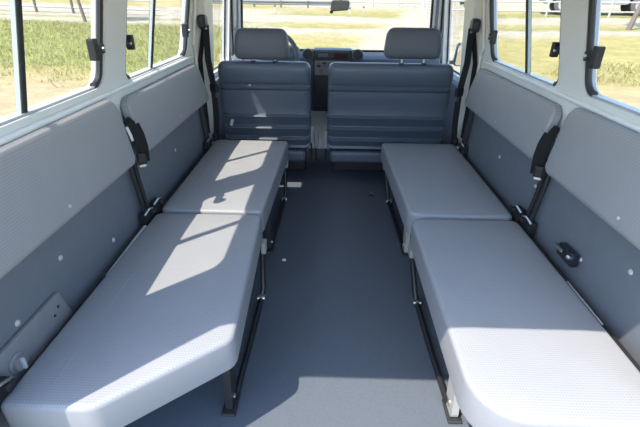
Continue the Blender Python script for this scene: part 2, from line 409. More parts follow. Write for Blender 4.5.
# front doors with their windows, A pillars, windscreen
for s, n in ((-1, 1), (1, 2)):
    bm = nb(); hole = rounded([(2.73, 0.71), (3.385, 0.71), (3.30, 1.34), (2.745, 1.34)], 0.04, 4)
    plate(bm, [(2.69, -0.10), (3.47, -0.10), (3.47, 0.78), (3.36, 1.42), (2.69, 1.42)], [[tuple(p) for p in hole]], lambda u, v, d: Vector((s * (wx(v) + 0.01 + d), u, v)), 0.05)
    dr = st('door_%d' % n, bm, 'paint', smooth=False)
    obj('door_lining', bx(nb(), s * 0.775, s * 0.809, 2.73, 3.40, 0.08, 0.68), 'trim', dr, smooth=False, bevel=0.012)
    obj('window_seal', plate(nb(), [tuple(p) for p in hole], [[tuple(p) for p in inset(hole, 0.008)]], lambda u, v, d: Vector((s * (wx(v) + 0.038 + d), u, v)), 0.010), 'rubber', dr, smooth=False)
    obj('door_seal', tube(nb(), [(s * 0.783, 3.415, 0.72), (s * 0.768, 3.382, 0.95), (s * 0.728, 3.315, 1.36)], 0.007, 8), 'rubber', dr)
    obj('glass_pane', plate(nb(), [tuple(p) for p in inset(hole, 0.008)], [], lambda u, v, d: Vector((s * (wx(v) + 0.042 + d), u, v)), 0.004), 'glass', dr, smooth=False)
    ap = st('trim_%d' % (7 if s < 0 else 8), tube(nb(), [(s * 0.792, 3.47, 0.76), (s * 0.775, 3.42, 1.0), (s * 0.735, 3.335, 1.42)], 0.038, 10), 'paint')
    gb = nb(); tube(gb, [(s * 0.745, 3.40, 0.945), (s * 0.728, 3.36, 0.965), (s * 0.718, 3.34, 1.02), (s * 0.710, 3.32, 1.11), (s * 0.70, 3.30, 1.19), (s * 0.715, 3.33, 1.215)], 0.012, 8)
    obj('grab_handle', gb, 'trim', ap)
def ws(u, v, d): return Vector((u, 3.50 - 0.24 * (v - 0.78) + d, v))
wo_ = [(-0.835, 0.78), (0.835, 0.78), (0.745, 1.45), (-0.745, 1.45)]
wh = rounded([(-0.735, 0.79), (0.735, 0.79), (0.675, 1.375), (-0.675, 1.375)], 0.06, 5)
bm = plate(nb(), wo_, [[tuple(p) for p in wh]], ws, 0.03); bx(bm, -0.835, 0.835, 3.50, 3.53, -0.1, 0.78)
st('wall_front', bm, 'paint', smooth=False)
w5 = empty('window_5', (0, 3.49, 0.81), kind='structure')
obj('window_frame', plate(nb(), [tuple(p) for p in wh], [[tuple(p) for p in inset(wh, 0.014)]], lambda u, v, d: ws(u, v, d + 0.003), 0.022), 'rubber', w5, smooth=False)
obj('glass_pane', plate(nb(), [tuple(p) for p in inset(wh, 0.01)], [], lambda u, v, d: ws(u, v, d + 0.012), 0.005), 'glass', w5, smooth=False)

# ------------------------------------------------------------------ bench seats
def bench(s, y0, y1, outline, radii, bk, label, post_y, extra):
    root = empty('bench_seat', (s * 0.52, (y0 + y1) / 2, 0.0), label=label, cat='bench seat')
    TOP, BOT = 0.380, 0.270
    o = rounded(outline, radii, 7)
    c = obj('seat_cushion', pillow(nb(), o, BOT, TOP, 0.015, lambda u, v, h: Vector((u, v, h)), crown=0.004, seg=5, rb=0.014, wav=0.0006), 'cushion', root)
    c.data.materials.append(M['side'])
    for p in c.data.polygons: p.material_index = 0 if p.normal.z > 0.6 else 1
    # welt seam just below the top edge and a stitched line near the wall side
    sm = inset(densify(o, 0.06), 0.004)
    obj('welt', tube(nb(), [(p.x, p.y, TOP - 0.017) for p in sm], 0.0030, 6, closed=True), 'side', c)
    ys = [p.y for p in o]
    obj('stitching', tube(nb(), [(s * 0.655, y, TOP + 0.0030) for y in (min(ys) + 0.06, (y0 + y1) / 2, max(ys) - 0.06)], 0.0012, 6), 'cushion', c)
    # base pan
    obj('base_pan', pillow(nb(), inset(o, 0.03), 0.258, 0.286, 0.004, lambda u, v, h: Vector((u, v, h)), crown=0.0, seg=2), 'zinc', root)
    # folding leg frame: front leg, floor bar, rear foot
    yf, yr = y1 - 0.075, y0 + 0.315
    xl = s * (0.352 if s > 0 else 0.310); xt = s * (0.318 if s > 0 else 0.300)
    fl = obj('leg', tube(nb(), [(xt, y1 - 0.03, 0.27), (xt + s * 0.007, y1 - 0.03, 0.20), (xl - s * 0.007, yf, 0.06), (xl, yf - 0.02, 0.024)], 0.0115, 10), 'black', root)
    obj('leg_bracket', box(nb(), (xt - s * 0.002, y1 - 0.035, 0.245), (0.020, 0.045, 0.052)), 'zinc', fl, smooth=False, bevel=0.004)
    obj('knuckle', lathe(nb(), [(0.0, -0.016), (0.015, -0.016), (0.016, 0.0), (0.015, 0.016), (0.0, 0.016)], (xl, yf - 0.022, 0.026), (1, 0, 0), 14), 'steel', fl)
    obj('floor_bar', tube(nb(), [(xl, yf - 0.02, 0.024), (xl + s * 0.004, (yf + yr) / 2, 0.020), (xl + s * 0.008, yr + 0.02, 0.030)], 0.0115, 10), 'black', root)
    rl = nb(); plate(rl, [tuple(p) for p in rounded([(yr - 0.035, 0.006), (yr + 0.035, 0.006), (yr + 0.06, 0.262), (yr - 0.005, 0.262)], [0.02, 0.02, 0.004, 0.004], 4)], [], lambda u, v, d: Vector((xl + s * (0.010 + d), u, v)), 0.022)
    rl = obj('leg', rl, 'zinc' if s > 0 else 'black', root, smooth=False, bevel=0.003)
    obj('bolt', lathe(nb(), [(0.0, 0.0), (0.009, 0.0), (0.009, 0.005), (0.0, 0.006)], (xl + s * 0.010, yr, 0.045), (-s, 0, 0), 8), 'steel', rl)
    obj('foot', bx(nb(), xl, xl + s * 0.046, yr - 0.045, yr + 0.045, 0.0, 0.010), 'rubber', root, smooth=False, bevel=0.004)
    # backrest, leaning slightly out towards the wall
    b0, b1t, b1, zt, zb = bk
    d = Vector((s * 0.046, 0, zt - zb)); L = d.length; d.normalize(); nrm = Vector((-s * d.z, 0, s * d.x * 1.0)); nrm = Vector((-s * abs(d.z), 0, abs(d.x)))
    org = Vector((s * 0.722, 0, zb))
    def bf(u, v, h): return org + Vector((0, u, 0)) + d * v - nrm * 0.0 + nrm * (h - 0.036)
    bo = rounded([(b0, 0), (b1, 0), (b1t, L), (b0, L)], [0.035, 0.03, 0.055, 0.05], 6)
    bk_ = obj('backrest', pillow(nb(), bo, 0.0, 0.036, 0.016, bf, crown=0.003, seg=4, rb=0.008), 'back', root)
    obj('welt', tube(nb(), [bf(p.x, p.y, 0.026) for p in inset(densify(bo, 0.06), 0.003)], 0.0028, 6, closed=True), 'side', bk_)
    obj('screw_cap', lathe(nb(), [(0.0, 0.0), (0.006, 0.0), (0.004, 0.003), (0.0, 0.0035)], bf(post_y - 0.46, 0.035, 0.039), tuple(nrm), 12), 'cap', bk_)
    # posts that carry the backrest and the hinges at the wall side
    for k, yy in enumerate((post_y, post_y + 0.034)):
        obj('backrest_post', tube(nb(), [(s * 0.772, yy, 0.655), (s * 0.768, yy, 0.56), (s * 0.757, yy + 0.012, 0.40), (s * 0.752, yy + 0.014, 0.33)], 0.0085, 8), 'black', root)
    for yy in (post_y + 0.02, y0 + 0.02):
        h = nb(); box(h, (s * 0.757, yy, 0.385), (0.030, 0.07, 0.05)); box(h, (s * 0.742, yy + 0.015, 0.402), (0.030, 0.028, 0.018))
        h = obj('hinge', h, 'black', root, smooth=False, bevel=0.004)
        tube_b = nb(); tube(tube_b, [(s * 0.748, yy - 0.035, 0.408), (s * 0.738, yy - 0.01, 0.424), (s * 0.733, yy + 0.015, 0.418), (s * 0.742, yy + 0.035, 0.402)], 0.0045, 6)
        obj('hinge_spring', tube_b, 'steel', h)
    obj('hinge_rail', bx(nb(), s * 0.744, s * 0.764, y0 + 0.03, y1 - 0.03, 0.31, 0.356), 'black', root, smooth=False, bevel=0.003)
    if extra: extra(root)
    return root
def rods(s, ya, yb, z=0.366, rr=0.0028):  # pale rod put in for the sunlit edge of the gap beside the wall
    def g(root): obj('lit_gap_rod', tube(nb(), [(s * 0.7445, ya, z), (s * 0.7445, yb, z)], rr, 8), 'cap', root)
    return g
def right_rear_extra(root):
    rods(1, 0.93, 1.13)(root)
    h = nb(); box(h, (0.764, 1.200, 0.425), (0.026, 0.095, 0.042)); box(h, (0.756, 1.170, 0.447), (0.022, 0.03, 0.02))
    l = obj('lock_catch', h, 'black', root, smooth=False, bevel=0.005)
    obj('lock_pin', lathe(nb(), [(0.0, 0), (0.009, 0), (0.010, 0.008), (0.006, 0.014), (0.0, 0.015)], (0.748, 1.160, 0.438), (-1, -0.4, 0.5), 14), 'steel', l)
    obj('lock_lever', box(nb(), (0.742, 1.225, 0.437), (0.008, 0.05, 0.012)), 'steel', l, smooth=False, bevel=0.003)
bench(-1, 0.605, 1.530, [(-0.748, 0.602), (-0.540, 0.602), (-0.274, 0.826), (-0.303, 1.528), (-0.738, 1.528)], [0.018, 0.06, 0.05, 0.03, 0.03],
      (0.54, 1.448, 1.425, 0.868, 0.635), 'grey bench seat nearest on the left, with a diagonally cut corner and sunlit patches', 1.455, rods(-1, 1.10, 1.42, 0.368, (0.003, 0.009)))
bench(-1, 1.550, 2.515, [(-0.735, 1.550), (-0.305, 1.550), (-0.283, 2.515), (-0.735, 2.515)], [0.03, 0.025, 0.03, 0.03],
      (1.515, 2.425, 2.445, 0.845, 0.637), "grey bench seat on the left behind the driver's seat, two sun patches on its cushion", 2.39, None)
bench(1, 0.602, 1.526, [(0.735, 0.602), (0.297, 0.602), (0.303, 1.526), (0.735, 1.526)], [0.03, 0.125, 0.055, 0.03],
      (0.54, 1.448, 1.425, 0.868, 0.635), 'grey bench seat nearest on the right, its rear half in full sun', 1.455, right_rear_extra)
bench(1, 1.550, 2.515, [(0.735, 1.550), (0.305, 1.550), (0.287, 2.515), (0.735, 2.515)], [0.03, 0.06, 0.03, 0.03],
      (1.515, 2.425, 2.445, 0.845, 0.637), 'shaded grey bench seat on the right behind the wide passenger seat', 2.39, None)

# access panel low on the left lining
r = empty('access_panel', (-0.784, 0.74, 0.345), label='raised grey access panel on the left lining beside the nearest bench cushion', cat='panel')
obj('cover', pillow(nb(), rounded([(0.54, 0.345), (0.945, 0.340), (0.915, 0.447), (0.54, 0.447)], 0.008, 3), 0.0, 0.014, 0.004, lambda u, v, h: Vector((-0.784 + h, u, v)), crown=0.0, seg=2, step=0.3), 'panel', r)
for y, z in ((0.872, 0.398), (0.893, 0.412)):
    obj('screw', lathe(nb(), [(0.0, 0), (0.0045, 0), (0.004, 0.002), (0.0, 0.0025)], (-0.770, y, z), (1, 0, 0), 10), 'black', r)
k = obj('turn_knob', lathe(nb(), [(0.0, 0), (0.026, 0), (0.026, 0.003), (0.019, 0.005), (0.018, 0.014), (0.0, 0.015)], (-0.770, 0.712, 0.392), (1, 0, 0), 20), 'panel', r)
obj('knob_grip', box(nb(), (-0.752, 0.712, 0.392), (0.010, 0.008, 0.032)), 'cap', k, smooth=False, bevel=0.003)

# ------------------------------------------------------------------ seat belts
def front_belt(s, label):
    r = empty('seat_belt', (s * 0.765, 2.57, 0.36), label=label, cat='seat belt', group='front seat belts on the door pillars')
    zt = 1.06; xa = s * (wx(zt) - 0.020)
    a = obj('upper_anchor', pillow(nb(), rect(2.445, 2.515, 1.010, 1.080, 0.022, 4), 0.0, 0.042, 0.014, lambda u, v, h: Vector((xa - s * h, u - 0.012, v)), crown=0.0, seg=3, step=0.3), 'buckle', r)
    obj('belt_guide', tube(nb(), [(xa - s * 0.030, 2.447, 1.035), (xa - s * 0.036, 2.455, 1.014), (xa - s * 0.036, 2.485, 1.010), (xa - s * 0.030, 2.50, 1.028)], 0.006, 8), 'steel', a)
    obj('webbing', ribbon(nb(), [(xa - s * 0.024, 2.475, 1.03), (s * 0.768, 2.485, 0.85), (s * 0.772, 2.490, 0.70), (s * 0.772, 2.495, 0.42)], (0.55, -s * 0.8, 0), 0.030), 'web', r)
    obj('webbing', ribbon(nb(), [(xa - s * 0.036, 2.465, 1.03), (s * 0.725, 2.49, 0.85), (s * 0.715, 2.515, 0.69), (s * 0.720, 2.52, 0.52), (s * 0.735, 2.53, 0.37)], (0.75, -s * 0.66, 0), 0.036), 'web', r)
    t = obj('tongue', box(nb(), (s * 0.712, 2.51, 0.69), (0.055, 0.024, 0.050), Matrix.Rotation(0.5 * s, 3, 'Z')), 'buckle', r, smooth=False, bevel=0.008)
    obj('tongue_plate', box(nb(), (s * 0.705, 2.50, 0.655), (0.024, 0.005, 0.034), Matrix.Rotation(0.5 * s, 3, 'Z')), 'steel', t, smooth=False, bevel=0.002)
    obj('lower_anchor', box(nb(), (s * 0.745, 2.54, 0.385), (0.030, 0.045, 0.05)), 'black', r, smooth=False, bevel=0.008)
front_belt(-1, "black seat belt on the left door pillar beside the driver's headrest")
front_belt(1, 'black seat belt on the right door pillar beside the wide passenger seat')
def hung_belt(s, label, tagged):
    r = empty('seat_belt', (s * 0.735, 1.478, 0.58), label=label, cat='seat belt', group='belt buckles hung between the bench backrests')
    P = [(s * 0.768, 1.482, 0.775), (s * 0.750, 1.480, 0.762), (s * 0.737, 1.478, 0.725), (s * 0.730, 1.476, 0.68), (s * 0.733, 1.476, 0.62)] if s < 0 else \
        [(s * 0.772, 1.482, 0.775), (s * 0.758, 1.480, 0.755), (s * 0.744, 1.478, 0.715), (s * 0.738, 1.476, 0.67), (s * 0.742, 1.476, 0.60)]
    obj('webbing', ribbon(nb(), P, (0.85, -s * 0.5, 0), 0.029, 0.004), 'web', r)
    obj('webbing', ribbon(nb(), [(p[0] - s * 0.012, p[1] + 0.016, p[2] - 0.005) for p in P[1:]], (0.85, -s * 0.5, 0), 0.020, 0.003), 'web', r)
    e = P[-1]
    b = obj('buckle', box(nb(), (e[0] - s * 0.002, e[1] - 0.004, e[2] + 0.012), (0.034, 0.020, 0.044), Matrix.Rotation(-0.6 * s, 3, 'Z')), 'buckle', r, smooth=False, bevel=0.006)
    obj('release_button', box(nb(), (e[0] - s * 0.001, e[1] - 0.005, e[2] - 0.016), (0.026, 0.012, 0.010), Matrix.Rotation(-0.6 * s, 3, 'Z')), 'steel', b, smooth=False, bevel=0.002)
    if tagged:
        obj('paper_label', ribbon(nb(), [(-0.760, 1.470, 0.752), (-0.747, 1.470, 0.70)], (0.8, 0.6, 0), 0.014, 0.002), 'white', r)
hung_belt(-1, 'black belt buckle with a white paper tag hanging between the left backrests', True)
hung_belt(1, 'black belt buckle with no tag hanging between the right backrests', False)

# ------------------------------------------------------------------ front seats
def shell(bm, x0, x1, prof, r, seg=4):
    """closed (y, z) profile swept across x with softened ends"""
    pr = [Vector(p) for p in prof]; rows = []
    stn = [(x0 + r * (1 - math.sin(PI / 2 * k / seg)), r * (1 - math.cos(PI / 2 * k / seg))) for k in range(seg, -1, -1)]
    stn = [(x0 + r * (1 - math.cos(PI / 2 * k / seg)), r * (1 - math.sin(PI / 2 * k / seg))) for k in range(seg + 1)]
    stn += [(x0 + (x1 - x0) * q, 0) for q in (0.25, 0.5, 0.75)]
    stn += [(x1 - r * (1 - math.cos(PI / 2 * k / seg)), r * (1 - math.sin(PI / 2 * k / seg))) for k in range(seg, -1, -1)]
    cy = sum(p.x for p in pr) / len(pr); cz = sum(p.y for p in pr) / len(pr)
    zs = [p.y for p in pr]; ys = [p.x for p in pr]; hz = (max(zs) - min(zs)) / 2; hy = (max(ys) - min(ys)) / 2
    mz = (max(zs) + min(zs)) / 2; my = (max(ys) + min(ys)) / 2
    for x, d in stn:
        ky, kz = max(0.05, 1 - d / hy), 1 - d / hz
        rows.append([bm.verts.new((x, my + (p.x - my) * ky, mz + (p.y - mz) * kz)) for p in pr])
    n = len(pr)
    for a, b in zip(rows, rows[1:]):
        for i in range(n): bm.faces.new((a[i - 1], a[i], b[i], b[i - 1]))
    bm.faces.new(rows[0]); bm.faces.new(rows[-1]); return bm
def seat_profile():
    def yb(z): return 2.665 - (z - 0.27) * 0.13       # rear face leans back at the top
    P = []
    # rear face, from the bottom: flat fields between ledges that step out and drop back
    z = 0.272; P.append((yb(z) + 0.02, z)); P.append((yb(0.285), 0.285))
    for zl in (0.352, 0.428, 0.505):
        P += [(yb(zl - 0.050) + 0.006, zl - 0.050), (yb(zl - 0.022) - 0.008, zl - 0.022), (yb(zl) - 0.017, zl - 0.006), (yb(zl) - 0.012, zl + 0.000), (yb(zl) + 0.012, zl + 0.004), (yb(zl) + 0.014, zl + 0.009)]
    P += [(yb(0.60) - 0.004, 0.60), (yb(0.665), 0.660), (yb(0.672) + 0.012, 0.667), (yb(0.675) + 0.012, 0.673), (yb(0.682) - 0.012, 0.679), (yb(0.693) - 0.014, 0.692), (yb(0.70) - 0.008, 0.697), (yb(0.705) + 0.010, 0.700), (yb(0.712) + 0.002, 0.714)]
    P += [(yb(0.78), 0.78), (yb(0.805) + 0.006, 0.808), (yb(0.82) + 0.022, 0.822), (yb(0.82) + 0.065, 0.826), (yb(0.81) + 0.10, 0.815), (yb(0.78) + 0.12, 0.785), (yb(0.6) + 0.135, 0.60), (yb(0.4) + 0.15, 0.40), (yb(0.28) + 0.13, 0.285)]
    return P
def headrest(root, x0, x1, z0, z1):
    yc = 2.625; pr = [(yc - 0.035, z0 + 0.004), (yc - 0.052, z0 + 0.02), (yc - 0.058, (z0 + z1) / 2), (yc - 0.045, z1 - 0.022), (yc - 0.025, z1 - 0.004), (yc + 0.01, z1), (yc + 0.04, z1 - 0.012), (yc + 0.055, z1 - 0.05), (yc + 0.05, z0 + 0.03), (yc + 0.03, z0 + 0.004), (yc, z0)]
    bm = shell(nb(), x0, x1, pr, 0.045, 5)
    xc = (x0 + x1) / 2
    for v in bm.verts:                                  # a little narrower towards the top
        v.co.x = xc + (v.co.x - xc) * (1.0 - 0.10 * (v.co.z - z0) / (z1 - z0))
    h = obj('headrest', bm, 'head', root)
    h.modifiers.new('sub', 'SUBSURF').render_levels = 1
    for q in (-0.055, 0.075):
        p = obj('headrest_post', tube(nb(), [(xc + q, yc, 0.80), (xc + q, yc, z0 + 0.03)], 0.0065, 10), 'steel', h)
        obj('post_guide', lathe(nb(), [(0.0, 0), (0.016, 0), (0.015, 0.010), (0.009, 0.012)], (xc + q, yc + 0.0, 0.820), (0, 0, 1), 14), 'buckle', p)
def front_seat(name, x0, x1, hx, hz, label, cat):
    r = empty(name, ((x0 + x1) / 2, 2.85, 0.0), label=label, cat=cat)
    b = obj('backrest', shell(nb(), x0, x1, seat_profile(), 0.040, 5), 'seat', r)
    headrest(r, hx[0], hx[1], *hz)
    obj('seat_cushion', pillow(nb(), rect(x0 + 0.015, x1 - 0.015, 2.72, 3.17, 0.05), 0.225, 0.375, 0.04, lambda u, v, h: Vector((u, v, h)), crown=0.01, seg=4), 'seat', r)
    obj('rear_bolster', pillow(nb(), rect(x0 + 0.02, x1 - 0.03, 0.180, 0.262, 0.028), 0.0, 0.055, 0.022, lambda u, v, h: Vector((u, 2.725 - h, v)), crown=0.0, seg=4), 'seat', r)
    obj('seat_base', bx(nb(), x0 + 0.05, x1 - 0.05, 2.98, 3.20, 0.0, 0.225), 'dashdark', r, smooth=False, bevel=0.01)
    for xx in (x0 + 0.07, x1 - 0.07):
        obj('slide_rail', bx(nb(), xx - 0.02, xx + 0.02, 2.74, 3.18, 0.175, 0.226), 'black', r, smooth=False, bevel=0.004)
    return r
ds = front_seat('driver_seat', -0.712, -0.155, (-0.606, -0.272), (0.836, 1.010), "blue-grey single driver's seat with headrest at front left, seen from behind", 'car seat')
ps = front_seat('passenger_seat', -0.048, 0.698, (0.268, 0.606), (0.852, 1.024), 'wide blue-grey double passenger seat at front right with one headrest', 'car seat')
for rr, xx, y, h in ((ds, -0.150, 2.69, 0.40), (ds, -0.120, 2.75, 0.345), (ps, -0.055, 2.70, 0.36)):
    b = obj('belt_buckle', tube(nb(), [(xx, y, 0.17), (xx, y, h - 0.08)], 0.007, 8), 'black', rr)
    obj('buckle_head', box(nb(), (xx, y, h - 0.03), (0.030, 0.024, 0.11)), 'panel', b, smooth=False, bevel=0.006)
tgt = nb(); box(tgt, (-0.655, 2.640, 0.455), (0.020, 0.010, 0.05), Matrix.Rotation(0.35, 3, 'Y'))
obj('recline_lever', tgt, 'cap', ds, smooth=False, bevel=0.004)

# ------------------------------------------------------------------ dashboard, wheel, mirrors
r = empty('dashboard', (0, 3.38, 0.30), label='dark blue-grey dashboard under the windscreen with round vents and a radio', cat='dashboard')
prof = [(3.47, 0.34), (3.36, 0.36), (3.33, 0.50), (3.27, 0.58), (3.255, 0.70), (3.27, 0.765), (3.31, 0.782), (3.40, 0.788), (3.47, 0.785)]
obj('dash_body', shell(nb(), -0.765, 0.765, prof, 0.02, 3), 'dash', r)
obj('centre_stack', shell(nb(), -0.165, 0.125, [(3.44, 0.36), (3.27, 0.38), (3.245, 0.55), (3.240, 0.80), (3.255, 0.825), (3.30, 0.832), (3.42, 0.826)], 0.014, 3), 'dashdark', r)
for xx in (-0.200, 0.160):
    bm = nb(); lathe(bm, [(0.028, 0.0), (0.040, 0.0), (0.044, -0.012), (0.042, -0.05), (0.028, -0.05)], (xx, 3.240, 0.795), (0, -1, 0.12), 24)
    v = obj('air_vent', bm, 'dash', r)
    bm = nb(); lathe(bm, [(0.0, 0.0015), (0.034, 0.0015), (0.034, -0.03), (0.0, -0.03)], (xx, 3.240, 0.795), (0, -1, 0.12), 20)
    for q in (-0.014, 0, 0.014): box(bm, (xx, 3.236, 0.796 + q), (0.050, 0.010, 0.003))
    obj('vent_louvres', bm, 'rubber', v, smooth=False)
rd = obj('radio', bx(nb(), -0.145, 0.105, 3.228, 3.262, 0.768, 0.818), 'dashdark', r, smooth=False, bevel=0.004)
obj('radio_display', bx(nb(), -0.010, 0.085, 3.2255, 3.232, 0.776, 0.808), 'display', rd, smooth=False)
obj('clock', bx(nb(), -0.125, -0.055, 3.2255, 3.232, 0.782, 0.806), 'dash', rd, smooth=False, bevel=0.001)
cp_ = obj('control_panel', bx(nb(), -0.150, 0.110, 3.228, 3.262, 0.655, 0.755), 'panel', r, smooth=False, bevel=0.004)
for i in range(6):
    for j in range(2):
        obj('button', bx(nb(), -0.135 + i * 0.040, -0.107 + i * 0.040, 3.221, 3.230, 0.712 + j * 0.020, 0.727 + j * 0.020), 'button' if (i + j) % 2 else 'dashdark', cp_, smooth=False, bevel=0.002)
for i in range(3):
    obj('knob', lathe(nb(), [(0.0, 0.016), (0.013, 0.015), (0.015, 0.0), (0.0, 0.0)], (-0.10 + i * 0.08, 3.228, 0.682), (0, -1, 0), 16), 'button', cp_)
obj('instrument_hood', shell(nb(), -0.63, -0.27, [(3.43, 0.72), (3.28, 0.72), (3.275, 0.80), (3.285, 0.838), (3.31, 0.850), (3.43, 0.832)], 0.03, 4), 'dash', r)
obj('steering_column', tube(nb(), [(-0.455, 3.34, 0.66), (-0.455, 3.12, 0.745)], 0.042, 14), 'dashdark', r)

wc = Vector((-0.455, 3.06, 0.785)); ax = Vector((0, -0.90, 0.43)).normalized(); wu = Vector((1, 0, 0)); wv = ax.cross(wu).normalized()
if wv.z < 0: wv = -wv
r = empty('steering_wheel', tuple(wc), label="dark blue-grey steering wheel in front of the driver's seat", cat='steering wheel')
obj('rim', tube(nb(), [wc + wu * 0.192 * math.cos(2 * PI * k / 36) + wv * 0.192 * math.sin(2 * PI * k / 36) for k in range(36)], 0.0155, 10, closed=True), 'dash', r)
obj('hub', lathe(nb(), [(0.0, 0.030), (0.045, 0.028), (0.068, 0.012), (0.070, -0.03), (0.03, -0.06), (0.0, -0.06)], wc, ax, 20), 'dash', r)
for a in (0.18, PI - 0.18, PI * 1.5 - 0.42, PI * 1.5 + 0.42):
    dv = wu * math.cos(a) + wv * math.sin(a)
    obj('spoke', ribbon(nb(), [wc + dv * 0.05, wc + dv * 0.12 - ax * 0.004, wc + dv * 0.192], wv if abs(dv.x) > .8 else wu, 0.034, 0.014), 'dash', r)

r = empty('rear_view_mirror', (0.03, 3.33, 1.10), label='small dark rear-view mirror hanging at the top of the windscreen', cat='mirror')
hs = obj('housing', pillow(nb(), rounded([(-0.048, 1.078), (0.084, 1.088), (0.092, 1.150), (-0.038, 1.150)], 0.018, 4), 0.0, 0.030, 0.010, lambda u, v, h: Vector((u, 3.24 + h, v)), crown=0.0, seg=3, step=0.3), 'panel', r)
obj('mirror_glass', pillow(nb(), rounded([(-0.041, 1.084), (0.078, 1.094), (0.085, 1.144), (-0.032, 1.144)], 0.014, 4), 0.0, 0.004, 0.001, lambda u, v, h: Vector((u, 3.240 - h, v)), crown=0.0, seg=1, step=0.3), 'panel', hs)
obj('stalk', tube(nb(), [(0.026, 3.265, 1.15), (0.022, 3.30, 1.23), (0.02, 3.345, 1.36), (0.02, 3.348, 1.40)], 0.008, 8), 'buckle', r)
obj('ball_joint', lathe(nb(), [(0.0, -0.012), (0.012, -0.006), (0.012, 0.006), (0.0, 0.012)], (-0.036, 3.255, 1.076), (0, 0, 1), 12), 'buckle', r)

r = empty('side_mirror', (0.93, 3.36, 0.70), label='blue-grey door mirror outside the right front window', cat='mirror')
obj('housing', pillow(nb(), rounded([(0.885, 0.715), (0.975, 0.715), (0.985, 0.880), (0.900, 0.880)], 0.025, 4), 0.0, 0.06, 0.02, lambda u, v, h: Vector((u, 3.34 + h, v)), crown=0.004, seg=4, step=0.4), 'bluegrey', r)
obj('mirror_glass', pillow(nb(), rounded([(0.893, 0.725), (0.968, 0.725), (0.976, 0.870), (0.906, 0.870)], 0.018, 4), 0.0, 0.004, 0.001, lambda u, v, h: Vector((u, 3.340 - h, v)), crown=0.0, seg=1, step=0.4), 'mirror', r)
obj('arm', tube(nb(), [(0.862, 3.40, 0.735), (0.92, 3.38, 0.745)], 0.014, 8), 'rubber', r)

# tiny things on the floor
bm = nb(); lathe(bm, [(0.0, 0.0), (0.011, 0.0), (0.010, 0.003), (0.0, 0.004)], (-0.247, 1.763, 0.0), (0, 0, 1), 10)
obj('floor_plug', bm, 'white', None, label='tiny white plug on the dark floor beside the front left bench', cat='plug')
r = empty('floor_anchor', (0.255, 2.56, 0.0), label='small dark metal anchor on the floor beside the front right bench', cat='floor anchor')
obj('base', bx(nb(), 0.235, 0.275, 2.545, 2.575, 0.0, 0.004), 'black', r, smooth=False, bevel=0.001)
obj('ring', tube(nb(), [(0.243, 2.56, 0.003), (0.245, 2.56, 0.014), (0.255, 2.56, 0.018), (0.265, 2.56, 0.014), (0.267, 2.56, 0.003)], 0.003, 6), 'steel', r)

# ------------------------------------------------------------------ outdoors
def gz(x, y): return -0.75 + 0.04 * max(0.0, math.hypot(x, y - 1.5) - 4.0)
bm = nb(); rings = [0, 2, 4, 6, 9, 13, 18, 25, 35, 50, 70, 100, 140]; rows = []
for rr in rings[1:]:
    rows.append([bm.verts.new((rr * math.cos(2 * PI * k / 48), 1.5 + rr * math.sin(2 * PI * k / 48), -0.75 + 0.04 * max(0, rr - 4))) for k in range(48)])
cv = bm.verts.new((0, 1.5, -0.75))
for k in range(48): bm.faces.new((cv, rows[0][k - 1], rows[0][k]))
for a, b in zip(rows, rows[1:]):
    for k in range(48): bm.faces.new((a[k - 1], b[k - 1], b[k], a[k]))
for v in bm.verts: v.co.z += 0.0
me_g = ground_mat()
g = obj('ground', bm, me_g, None); g['kind'] = 'structure'
# keep the object frame at the world origin so the bands lie where they should
off = g.location.copy(); g.data.transform(Matrix.Translation(off)); g.location = (0, 0, 0)

def blades(n, fx, hmin, hmax):
    bm = nb()
    for _ in range(n):
        x, y = fx(); z = gz(x, y); h = random.uniform(hmin, hmax)
        for _k in range(4):
            a = random.uniform(0, 2 * PI); w = random.uniform(0.005, 0.011); lx, ly = random.uniform(-.14, .14), random.uniform(-.14, .14)
            px, py = x + random.uniform(-.12, .12), y + random.uniform(-.12, .12); hh = h * random.uniform(.6, 1)
            c, s_ = math.cos(a) * w, math.sin(a) * w
            v = [bm.verts.new(p) for p in ((px - c, py - s_, z - .02), (px + c, py + s_, z - .02), (px + lx * .5 + c * .6, py + ly * .5 + s_ * .6, z + hh * .6), (px + lx, py + ly, z + hh), (px + lx * .5 - c * .6, py + ly * .5 - s_ * .6, z + hh * .6))]
            bm.faces.new(v)
    return bm
def left_field():
    while True:
        x = random.uniform(-17, -3.2); y = random.uniform(8.6, 20)
        if random.random() < min(1, (y - 8.4) / 2.5): return x, y
def right_patch():
    a = random.uniform(0, 2 * PI); q = math.sqrt(random.random()); return 7.3 + 2.0 * q * math.cos(a), 10.8 + 1.3 * q * math.sin(a)
obj('weeds', blades(5200, left_field, 0.05, 0.21), 'grass', None, smooth=False, label='yellow-green weedy grass field outside the left windows', cat='grass', kind='stuff')
obj('weeds', blades(500, right_patch, 0.08, 0.2), 'grass', None, smooth=False, label='low green weed patch outside the nearest right window', cat='grass', kind='stuff')

